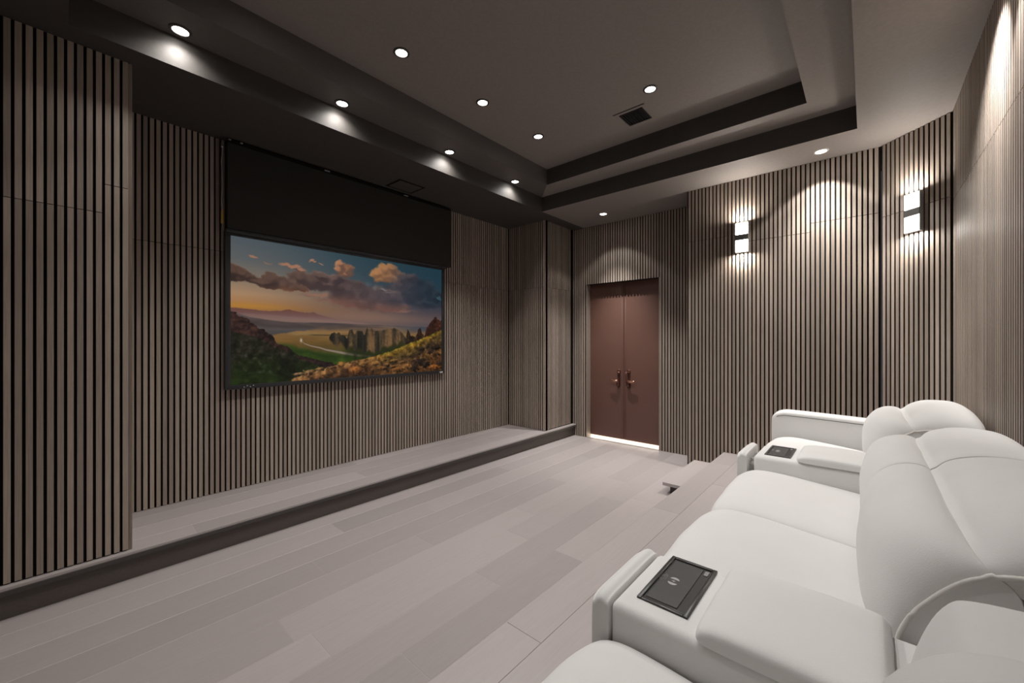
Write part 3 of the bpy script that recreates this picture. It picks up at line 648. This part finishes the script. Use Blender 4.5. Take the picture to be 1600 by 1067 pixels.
# ------------------------------------------------------------------ double doors
def doors():
    d = struct(MB().box((5.82, DX1 - 0.05, 0.0), (5.86, DX0 + 0.05, DTOP + 0.1)).obj('door_1', M['felt']), 'brown leather double doors with copper lever handles in the slatted wall')
    yf = 5.766; ym = 2.793
    for nm, (ya, yb), sgn in (('l', (ym + 0.002, DX0 - 0.013), 1), ('r', (DX1 + 0.013, ym - 0.002), -1)):
        lf = MB().box((yf, ya, 0.035), (yf + 0.05, yb, DTOP + 0.03), 0.008, 3).obj('door_leaf', M['leather'], d, True)
        yc = ym + sgn * 0.082
        h = MB()
        h.lathe([(0.0, 0.030), (0.022, 0.027), (0.030, 0.010), (0.031, 0.0)], 18)
        h.xform(Matrix.Translation((yf, yc, 1.085)) @ Matrix.Rotation(-math.pi / 2, 4, 'Y'))
        k = MB(); k.box((yf - 0.010, yc - 0.017, 0.83), (yf, yc + 0.017, 1.05), 0.006, 2)
        k.obj('backplate', M['bronze'], lf, True)
        h.obj('knob', M['copper'], lf, True)
        MB().tube([(yf - 0.012, yc - sgn * 0.02, 1.085), (yf - 0.05, yc - sgn * 0.022, 1.07), (yf - 0.058, yc - sgn * 0.022, 1.0), (yf - 0.05, yc - sgn * 0.02, 0.92), (yf - 0.012, yc - sgn * 0.012, 0.88)], 0.009, 8).obj('pull_bar', M['bronze'], lf, 'all')
        MB().tube([(yf - 0.006, yc, 0.935), (yf - 0.05, yc, 0.935), (yf - 0.058, yc + sgn * 0.02, 0.938), (yf - 0.056, yc + sgn * 0.06, 0.930), (yf - 0.056, yc + sgn * 0.09, 0.940), (yf - 0.054, yc + sgn * 0.125, 0.946)],
                  [0.020, 0.017, 0.017, 0.015, 0.013, 0.009], 10).obj('lever_handle', M['copper'], lf, 'all')
        MB().tube([(yf - 0.02, yc, 0.925), (yf - 0.022, yc, 0.87), (yf - 0.012, yc, 0.845)], [0.030, 0.028, 0.012], 12).obj('lock_cylinder', M['bronze'], lf, 'all')
        # stitched edge welt along the meeting stile
        MB().tube([(yf - 0.002, ym + sgn * 0.028, 0.05), (yf - 0.002, ym + sgn * 0.028, DTOP)], 0.003, 6).obj('stitched_welt', M['leather'], lf, 'all')
    # jamb linings of the recess
    MB().box((5.6485, DX0 - 0.010, 0.006), (5.80, DX0 - 0.0002, DTOP)).obj('jamb', M['slat'], d)
    MB().box((5.6485, DX1 + 0.0002, 0.006), (5.80, DX1 + 0.010, DTOP)).obj('jamb', M['slat'], d)
    MB().box((5.652, DX1, -0.002), (5.82, DX0, 0.006)).obj('threshold', M['plank'], d)
    o = MB().box((yf + 0.006, DX1 + 0.011, 0.007), (yf + 0.03, DX0 - 0.011, 0.034)).obj('light_gap', M['threshold'], d); o['label'] = 'bright light showing under the doors'
    ld = bpy.data.lights.new('threshold_lamp', 'AREA'); ld.shape = 'RECTANGLE'; ld.size = 1.15; ld.size_y = 0.02; ld.energy = 0.35; ld.color = (1, 0.84, 0.66)
    lo = bpy.data.objects.new('threshold_lamp', ld); COL.objects.link(lo); lo.location = (yf - 0.002, ym, 0.024)
    lo.rotation_euler = (math.radians(90), 0, math.radians(-90 + 180)); lo.rotation_euler = Matrix(((0, 0, 1), (1, 0, 0), (0, 1, 0))).to_euler(); lo.parent = d
doors()

# ------------------------------------------------------------------ wall sconces
def sconce(loc, rot, sc, label):
    t = empty('wall_sconce', loc, label, 'sconce', 'boxy up and down wall sconces', rot)
    W, D, Hh = 0.128 * sc, 0.038 * sc, 0.335 * sc        # local -y faces the room
    h = W / 2
    f = MB(); e = 0.004
    f.box((-h, -0.014, -Hh / 2), (h, 0.0, Hh / 2), 0.001)
    f.obj('back_plate', M['grey_metal'], t)
    for s in (-1, 1):
        MB().box((s * h - e / 2, -D, -Hh / 2), (s * h + e / 2, -0.0145, Hh / 2)).obj('side_plate', M['grey_metal'], t)
        MB().box((-h + e / 2 + .0003, -D, s * Hh / 2 - 0.006), (h - e / 2 - .0003, -D + 0.006, s * Hh / 2)).obj('rim', M['grey_metal'], t)
    MB().box((-h - 0.001, -D - 0.004, -0.030 * sc), (h + 0.001, -0.0145, 0.030 * sc), 0.001).obj('middle_band', M['band'], t)
    for s in (-1, 1):
        z0, z1 = sorted((s * 0.031 * sc, s * (Hh / 2 - 0.0065)))
        MB().box((-h + 0.004, -D + 0.001, z0), (h - 0.004, -0.015, z1), 0.002).obj('glass_shade', M['shade'], t)
        ld = bpy.data.lights.new('sconce_lamp', 'AREA'); ld.shape = 'RECTANGLE'; ld.size = W * 0.8; ld.size_y = D * 0.6; ld.energy = SCONCE_W * sc; ld.color = (1.0, 0.94, 0.86)
        lo = bpy.data.objects.new('sconce_lamp', ld); COL.objects.link(lo); lo.parent = t
        lo.location = (0, -D * 1.3, s * (Hh / 2 + 0.012)); lo.rotation_euler = (math.pi if s > 0 else 0, 0, 0)
    return t
sconce((5.089, 1.043, 2.708), -math.pi / 2, 1.0, 'small lit box sconce on the flat slatted wall nearer the doors')
sconce((4.876, -0.3165, 2.655), -math.pi / 2 - math.pi / 4, 1.0, 'lit box sconce on the angled corner panel behind the sofa end')

# ------------------------------------------------------------------ white recliner sofa
def smooth_curve(pts, n, closed=False):
    """Catmull-Rom resampling of 2D points"""
    P = [np.array(p, float) for p in pts]; out = []
    m = len(P)
    segs = m if closed else m - 1
    for i in range(segs):
        if closed: p0, p1, p2, p3 = P[(i - 1) % m], P[i], P[(i + 1) % m], P[(i + 2) % m]
        else: p0, p1, p2, p3 = P[max(i - 1, 0)], P[i], P[i + 1], P[min(i + 2, m - 1)]
        for t in np.linspace(0, 1, n, endpoint=False):
            out.append(0.5 * ((2 * p1) + (-p0 + p2) * t + (2 * p0 - 5 * p1 + 4 * p2 - p3) * t * t + (-p0 + 3 * p1 - 3 * p2 + p3) * t ** 3))
    if not closed: out.append(P[-1])
    return np.array(out)
def puffed(name, mat, parent, x0, x1, outer, edge, n=4, nx=22, power=2.6, expo=0.42, xb=0.0, wob=0.0, seed=0, org=(0, 0, 0), ends=(1.0, 1.0)):
    """pillow swept along x: closed profiles (y, z), 'edge' at the seams and 'outer' in the middle"""
    A = smooth_curve(outer, n, True); B = smooth_curve(edge, n, True); m = len(A)
    rnd = random.Random(seed); ph = [rnd.uniform(0, 6.28) for _ in range(6)]
    ts = np.sin(np.linspace(-math.pi / 2, math.pi / 2, nx)); vs = []
    for t in ts:
        wgt = max(0.0, 1 - abs(t) ** power) ** expo
        pr = A + (B - A) * (1 - wgt) * (ends[0] if t < 0 else ends[1])
        xm = (x0 + x1) / 2 + t * (x1 - x0) / 2
        for k, (y, z) in enumerate(pr):
            q = wob * wgt * (math.sin(t * 5 + k * 0.35 + ph[0]) + 0.6 * math.sin(t * 9 - k * 0.6 + ph[1]))
            vs.append((xm + xb * t * wgt - org[0], y + q - org[1], z + q * 0.6 - org[2]))
    fs = [[i * m + k, i * m + (k + 1) % m, (i + 1) * m + (k + 1) % m, (i + 1) * m + k] for i in range(nx - 1) for k in range(m)]
    fs.append(list(range(m))[::-1]); fs.append([(nx - 1) * m + k for k in range(m)])
    me = mesh_from(name, vs, fs, mat, True)
    bm = bmesh.new(); bm.from_mesh(me); bmesh.ops.recalc_face_normals(bm, faces=bm.faces); bm.to_mesh(me); bm.free()
    for pg in me.polygons: pg.use_smooth = len(pg.vertices) == 4
    return link(name, me, parent), [tuple(np.array((x0 if s < 0 else x1, 0, 0))) for s in (-1, 1)], B
SO = empty('recliner_sofa', (2.2, 0.1, RISER), 'long white upholstered home cinema recliner sofa with armrest consoles on the raised platform', 'sofa')
ORG = Vector((2.2, 0.1, RISER))
def put(mb, name, mat, parent=None, smooth=True, label=None):
    """mesh built in world coordinates, hung under the sofa"""
    bmesh.ops.translate(mb.bm, vec=-ORG, verts=mb.bm.verts)
    o = mb.obj(name, M[mat], parent or SO, smooth)
    if label: o['label'] = label
    return o
SEAT_OUT = [(-0.10, 0.50), (-0.10, 0.735), (0.0, 0.765), (0.15, 0.785), (0.30, 0.800), (0.42, 0.806), (0.50, 0.800), (0.558, 0.775), (0.590, 0.72), (0.598, 0.63), (0.592, 0.54), (0.572, 0.49), (0.3, 0.47)]
SEAT_EDGE = [(-0.10, 0.51), (-0.10, 0.705), (0.0, 0.727), (0.15, 0.742), (0.30, 0.754), (0.42, 0.760), (0.485, 0.755), (0.535, 0.735), (0.564, 0.695), (0.572, 0.62), (0.566, 0.545), (0.55, 0.50), (0.3, 0.48)]
FOOT_OUT = [(0.50, 0.315), (0.50, 0.475), (0.545, 0.478), (0.578, 0.455), (0.590, 0.40), (0.578, 0.345), (0.55, 0.312)]
FOOT_EDGE = [(0.50, 0.325), (0.50, 0.465), (0.53, 0.466), (0.555, 0.448), (0.563, 0.40), (0.555, 0.352), (0.53, 0.322)]
LUM_OUT = [(-0.04, 0.77), (0.005, 0.81), (0.022, 0.87), (0.020, 0.95), (0.0, 1.03), (-0.04, 1.085), (-0.09, 1.113), (-0.142, 1.115), (-0.178, 1.088), (-0.26, 1.0), (-0.26, 0.80), (-0.15, 0.765)]
LUM_EDGE = [(-0.075, 0.80), (-0.058, 0.825), (-0.062, 0.86), (-0.085, 0.915), (-0.115, 0.96), (-0.14, 0.992), (-0.165, 1.018), (-0.19, 1.035), (-0.212, 1.045), (-0.25, 0.99), (-0.24, 0.82), (-0.15, 0.795)]
HEAD_OUT = [(-0.172, 1.085), (-0.185, 1.115), (-0.215, 1.148), (-0.27, 1.172), (-0.34, 1.182), (-0.41, 1.176), (-0.458, 1.145), (-0.484, 1.09), (-0.48, 1.025), (-0.44, 0.98), (-0.35, 0.972), (-0.25, 1.0)]
HEAD_EDGE = [(-0.200, 1.040), (-0.225, 1.050), (-0.26, 1.058), (-0.31, 1.064), (-0.36, 1.066), (-0.41, 1.065), (-0.445, 1.058), (-0.465, 1.042), (-0.455, 1.015), (-0.42, 1.0), (-0.34, 0.998), (-0.25, 1.012)]
WING_OUT = [(-0.085, 0.76), (-0.060, 0.80), (-0.048, 0.90), (-0.054, 1.00), (-0.074, 1.08), (-0.098, 1.128), (-0.125, 1.144), (-0.20, 1.152), (-0.30, 1.155), (-0.36, 1.12), (-0.37, 0.95), (-0.34, 0.78), (-0.2, 0.755)]
WING_EDGE = [(-0.095, 0.78), (-0.072, 0.81), (-0.062, 0.90), (-0.068, 1.00), (-0.088, 1.07), (-0.110, 1.115), (-0.135, 1.130), (-0.20, 1.136), (-0.29, 1.135), (-0.34, 1.10), (-0.35, 0.95), (-0.325, 0.80), (-0.2, 0.775)]
def prof_tube(prof, x, r, i0, i1):
    c = smooth_curve(prof, 4, True)
    return [(x, y, z) for y, z in c[i0 * 4:i1 * 4 + 1]]
SEATS = [(0.25, 0.985), (1.345, 2.088), (2.092, 2.83), (3.195, 3.935)]
for i, (xa, xb) in enumerate(SEATS):
    en = [(1.0, 0.35), (1.0, 0.14), (0.14, 1.0), (1.0, 1.0)][i]; up = 0.085 if i == 0 else 0.0
    xe = 0.765 if i == 0 else xb
    LO, LE, HO, HE = [[(y, z + up) for y, z in q] for q in (LUM_OUT, LUM_EDGE, HEAD_OUT, HEAD_EDGE)]
    # seat cushion with its folded footrest below
    s, _, _ = puffed('seat_cushion', M['fabric'], SO, xa, xb, SEAT_OUT, SEAT_EDGE, 5, 30, 2.4, 0.45, 0, 0.0015, i, ORG)
    puffed('footrest_pad', M['fabric'], s, xa + 0.01, xb - 0.01, FOOT_OUT, FOOT_EDGE, 4, 16, 4, 0.5, 0, 0, i, ORG)
    b, _, _ = puffed('backrest', M['fabric'], SO, xa + 0.004, xe - 0.004, LO, LE, 5, 36, 3.2, 0.5, 0, 0.0015, 10 + i, ORG, en)
    puffed('headrest', M['fabric'], b, xa + 0.006, xe - 0.006, HO, HE, 5, 36, 3.2, 0.5, 0, 0.0015, 20 + i, ORG, en)
    for x, e_ in ((xa + 0.004, en[0]), (xb - 0.004, en[1])):
        if e_ < 1: continue
        put(MB().tube(prof_tube(LUM_EDGE, x, 0, 1, 8) + prof_tube(HEAD_EDGE, x, 0, 1, 6), 0.0055, 6), 'piping', 'piping', b, 'all')
    put(MB().box((xa + 0.035, -0.40, 0.36), (xb - 0.035, -0.235, 0.985), 0.035, 3), 'back_frame', 'fabric', b)
    if i == 0:      # square shouldered side wing next to the console
        puffed('side_wing', M['fabric'], b, 0.772, 0.982, WING_OUT, WING_EDGE, 4, 22, 10, 0.5, 0, 0, 31, ORG)
put(MB().box((0.25, -0.38, 0.30), (3.935, 0.50, 0.49), 0.01), 'base', 'fabric')
for x in (0.32, 1.165, 2.09, 3.01, 3.86):
    for y in (-0.32, 0.42): put(MB().lathe([(0.0, 0.0), (0.022, 0.0), (0.027, 0.031), (0.0, 0.031)], 14, (x, y, RISER)), 'foot', 'black')
# armrest consoles between the seats
def console(x0, x1, flap_gap):
    w_ = x1 - x0
    c = put(MB().box((x0 + 0.004, -0.34, 0.31), (x1 - 0.004, 0.523, 0.852), 0.022, 4), 'console', 'fabric')
    # padded lid
    top = [(-0.035, 0.855), (-0.035, 0.885), (-0.005, 0.897), (0.10, 0.902), (0.22, 0.900), (0.285, 0.892), (0.305, 0.876), (0.300, 0.858), (0.26, 0.8535), (0.1, 0.8535)]
    edg = [(-0.033, 0.858), (-0.033, 0.872), (-0.005, 0.878), (0.10, 0.880), (0.22, 0.879), (0.272, 0.876), (0.290, 0.868), (0.287, 0.860), (0.255, 0.8555), (0.1, 0.8555)]
    lid, _, _ = puffed('armrest_pad', M['fabric'], c, x0 - 0.004, x1 + 0.002, top, edg, 4, 24, 12, 0.4, 0, 0.0006, int(x0 * 50), ORG)
    # front bolster
    y0 = 0.523 + flap_gap
    fo = [(y0, 0.40), (y0, 0.70), (y0, 0.838), (y0 + 0.010, 0.856), (y0 + 0.030, 0.862), (y0 + 0.050, 0.846), (y0 + 0.062, 0.81), (y0 + 0.062, 0.56), (y0 + 0.055, 0.42), (y0 + 0.03, 0.385)]
    fe = [(y0 + 0.008, 0.41), (y0 + 0.003, 0.70), (y0 + 0.003, 0.824), (y0 + 0.012, 0.838), (y0 + 0.029, 0.842), (y0 + 0.042, 0.826), (y0 + 0.048, 0.80), (y0 + 0.048, 0.56), (y0 + 0.044, 0.43), (y0 + 0.028, 0.40)]
    fl_, _, _ = puffed('front_bolster', M['fabric'], c, x0 + 0.002, x1 - 0.002, fo, fe, 4, 24, 7, 0.45, 0, 0, 3, ORG)
    if flap_gap > 0.012:
        for x in (x0 + 0.10, x1 - 0.10):
            put(MB().box((x - 0.012, 0.521, 0.770), (x + 0.012, y0 + 0.004, 0.792), 0.002), 'hinge', 'silver', fl_)
            put(MB().lathe([(0, 0), (0.012, 0), (0.012, 0.02), (0, 0.02)], 12, (x, 0.523 + flap_gap / 2, 0.792)), 'hinge_pin', 'grey_metal', fl_)
    # charging tray let into the top
    tx0, tx1, ty0, ty1, z = x0 + 0.068, x0 + 0.345, 0.340, 0.475, 0.8525
    f = MB(); e = 0.012
    for a_, b_ in (((tx0, ty0), (tx1, ty0 + e)), ((tx0, ty1 - e), (tx1, ty1)), ((tx0, ty0 + e), (tx0 + e, ty1 - e)), ((tx1 - e, ty0 + e), (tx1, ty1 - e))):
        f.box((*a_, z - 0.004), (*b_, z + 0.005), 0.002, 2)
    put(f, 'tray_frame', 'tray', c, True, 'black plastic frame of the charging tray')
    put(MB().box((tx0 + e, ty0 + e, z - 0.004), (tx1 - e, ty1 - e, z + 0.0008)), 'tray_floor', 'tray', c)
    put(MB().box((tx0 + 0.022, ty0 + 0.034, z + 0.0008), (tx1 - 0.020, ty1 - 0.016, z + 0.0026), 0.0012), 'charging_pad', 'pad', c, True, 'dark rubber wireless charging pad')
    put(MB().box((tx1 - 0.050, ty0 + 0.016, z + 0.0008), (tx1 - 0.022, ty0 + 0.028, z + 0.003), 0.0008), 'port_cover', 'mark_dark', c)
    mx, my, mz = (tx0 + tx1) / 2, (ty0 + ty1) / 2 + 0.016, z + 0.0029
    g = MB()           # charging emblem: two wave crescents about a small spark
    def poly(b_, pts): b_.bm.faces.new([b_.bm.verts.new((px, py, mz)) for px, py in pts])
    for s in (-1, 1):
        arc = [(mx + s * (0.009 + 0.012 * math.sin(t_)), my + 0.013 * math.cos(t_)) for t_ in np.linspace(0.25, math.pi - 0.25, 10)]
        inn = [(mx + s * (0.009 + 0.001 * math.sin(t_)), my + 0.013 * math.cos(t_)) for t_ in np.linspace(math.pi - 0.25, 0.25, 8)]
        poly(g, arc + inn)
    poly(g, [(mx - 0.004, my - 0.001), (mx + 0.001, my + 0.007), (mx + 0.001, my + 0.001), (mx + 0.004, my + 0.001), (mx - 0.001, my - 0.007), (mx - 0.001, my - 0.001)])
    put(g, 'charging_emblem', 'mark', c, False)
    g = MB()           # pictogram of a hand and a phone, with short lines of small print
    hx, hy = mx + 0.005, my + 0.030
    def stroke(pts, r=0.0008): g.tube([(px, py, mz) for px, py in pts], r, 5)
    stroke([(hx - 0.012, hy - 0.004), (hx - 0.012, hy + 0.010), (hx - 0.002, hy + 0.010), (hx - 0.002, hy - 0.004), (hx - 0.012, hy - 0.004)])
    stroke([(hx + 0.002, hy - 0.006), (hx + 0.003, hy + 0.004), (hx + 0.006, hy + 0.010)]); stroke([(hx + 0.006, hy - 0.006), (hx + 0.008, hy + 0.006)]); stroke([(hx + 0.011, hy - 0.006), (hx + 0.012, hy + 0.004)])
    stroke([(hx - 0.014, hy - 0.008), (hx + 0.014, hy - 0.008), (hx + 0.018, hy + 0.001)]); stroke([(hx - 0.022, hy + 0.004), (hx - 0.016, hy + 0.004)]); stroke([(hx - 0.022, hy), (hx - 0.016, hy)])
    put(g, 'hand_pictogram', 'mark_dark', c, False)
    return c
console(0.990, 1.340, 0.001)
console(2.835, 3.190, 0.034)
# padded far armrest
ao = [(-0.36, 0.31), (-0.36, 0.93), (-0.30, 0.955), (0.0, 0.965), (0.42, 0.975), (0.53, 0.970), (0.586, 0.935), (0.596, 0.86), (0.594, 0.60), (0.582, 0.36), (0.55, 0.31), (0.1, 0.305)]
ae = [(-0.35, 0.32), (-0.35, 0.905), (-0.30, 0.925), (0.0, 0.935), (0.42, 0.945), (0.525, 0.942), (0.572, 0.915), (0.586, 0.85), (0.585, 0.60), (0.572, 0.38), (0.53, 0.325), (0.1, 0.315)]
am, _, B_ = puffed('armrest', M['fabric'], SO, 3.945, 4.135, ao, ae, 5, 18, 8, 0.5, 0, 0, 2, ORG)
put(MB().tube([(3.9455, y, z) for y, z in smooth_curve(ae, 5, True)[10:29]], 0.0032, 6), 'seam_line', 'seam', am, 'all')
put(MB().box((0.04, -0.36, 0.31), (0.245, 0.58, 0.93), 0.04, 4), 'armrest', 'fabric')
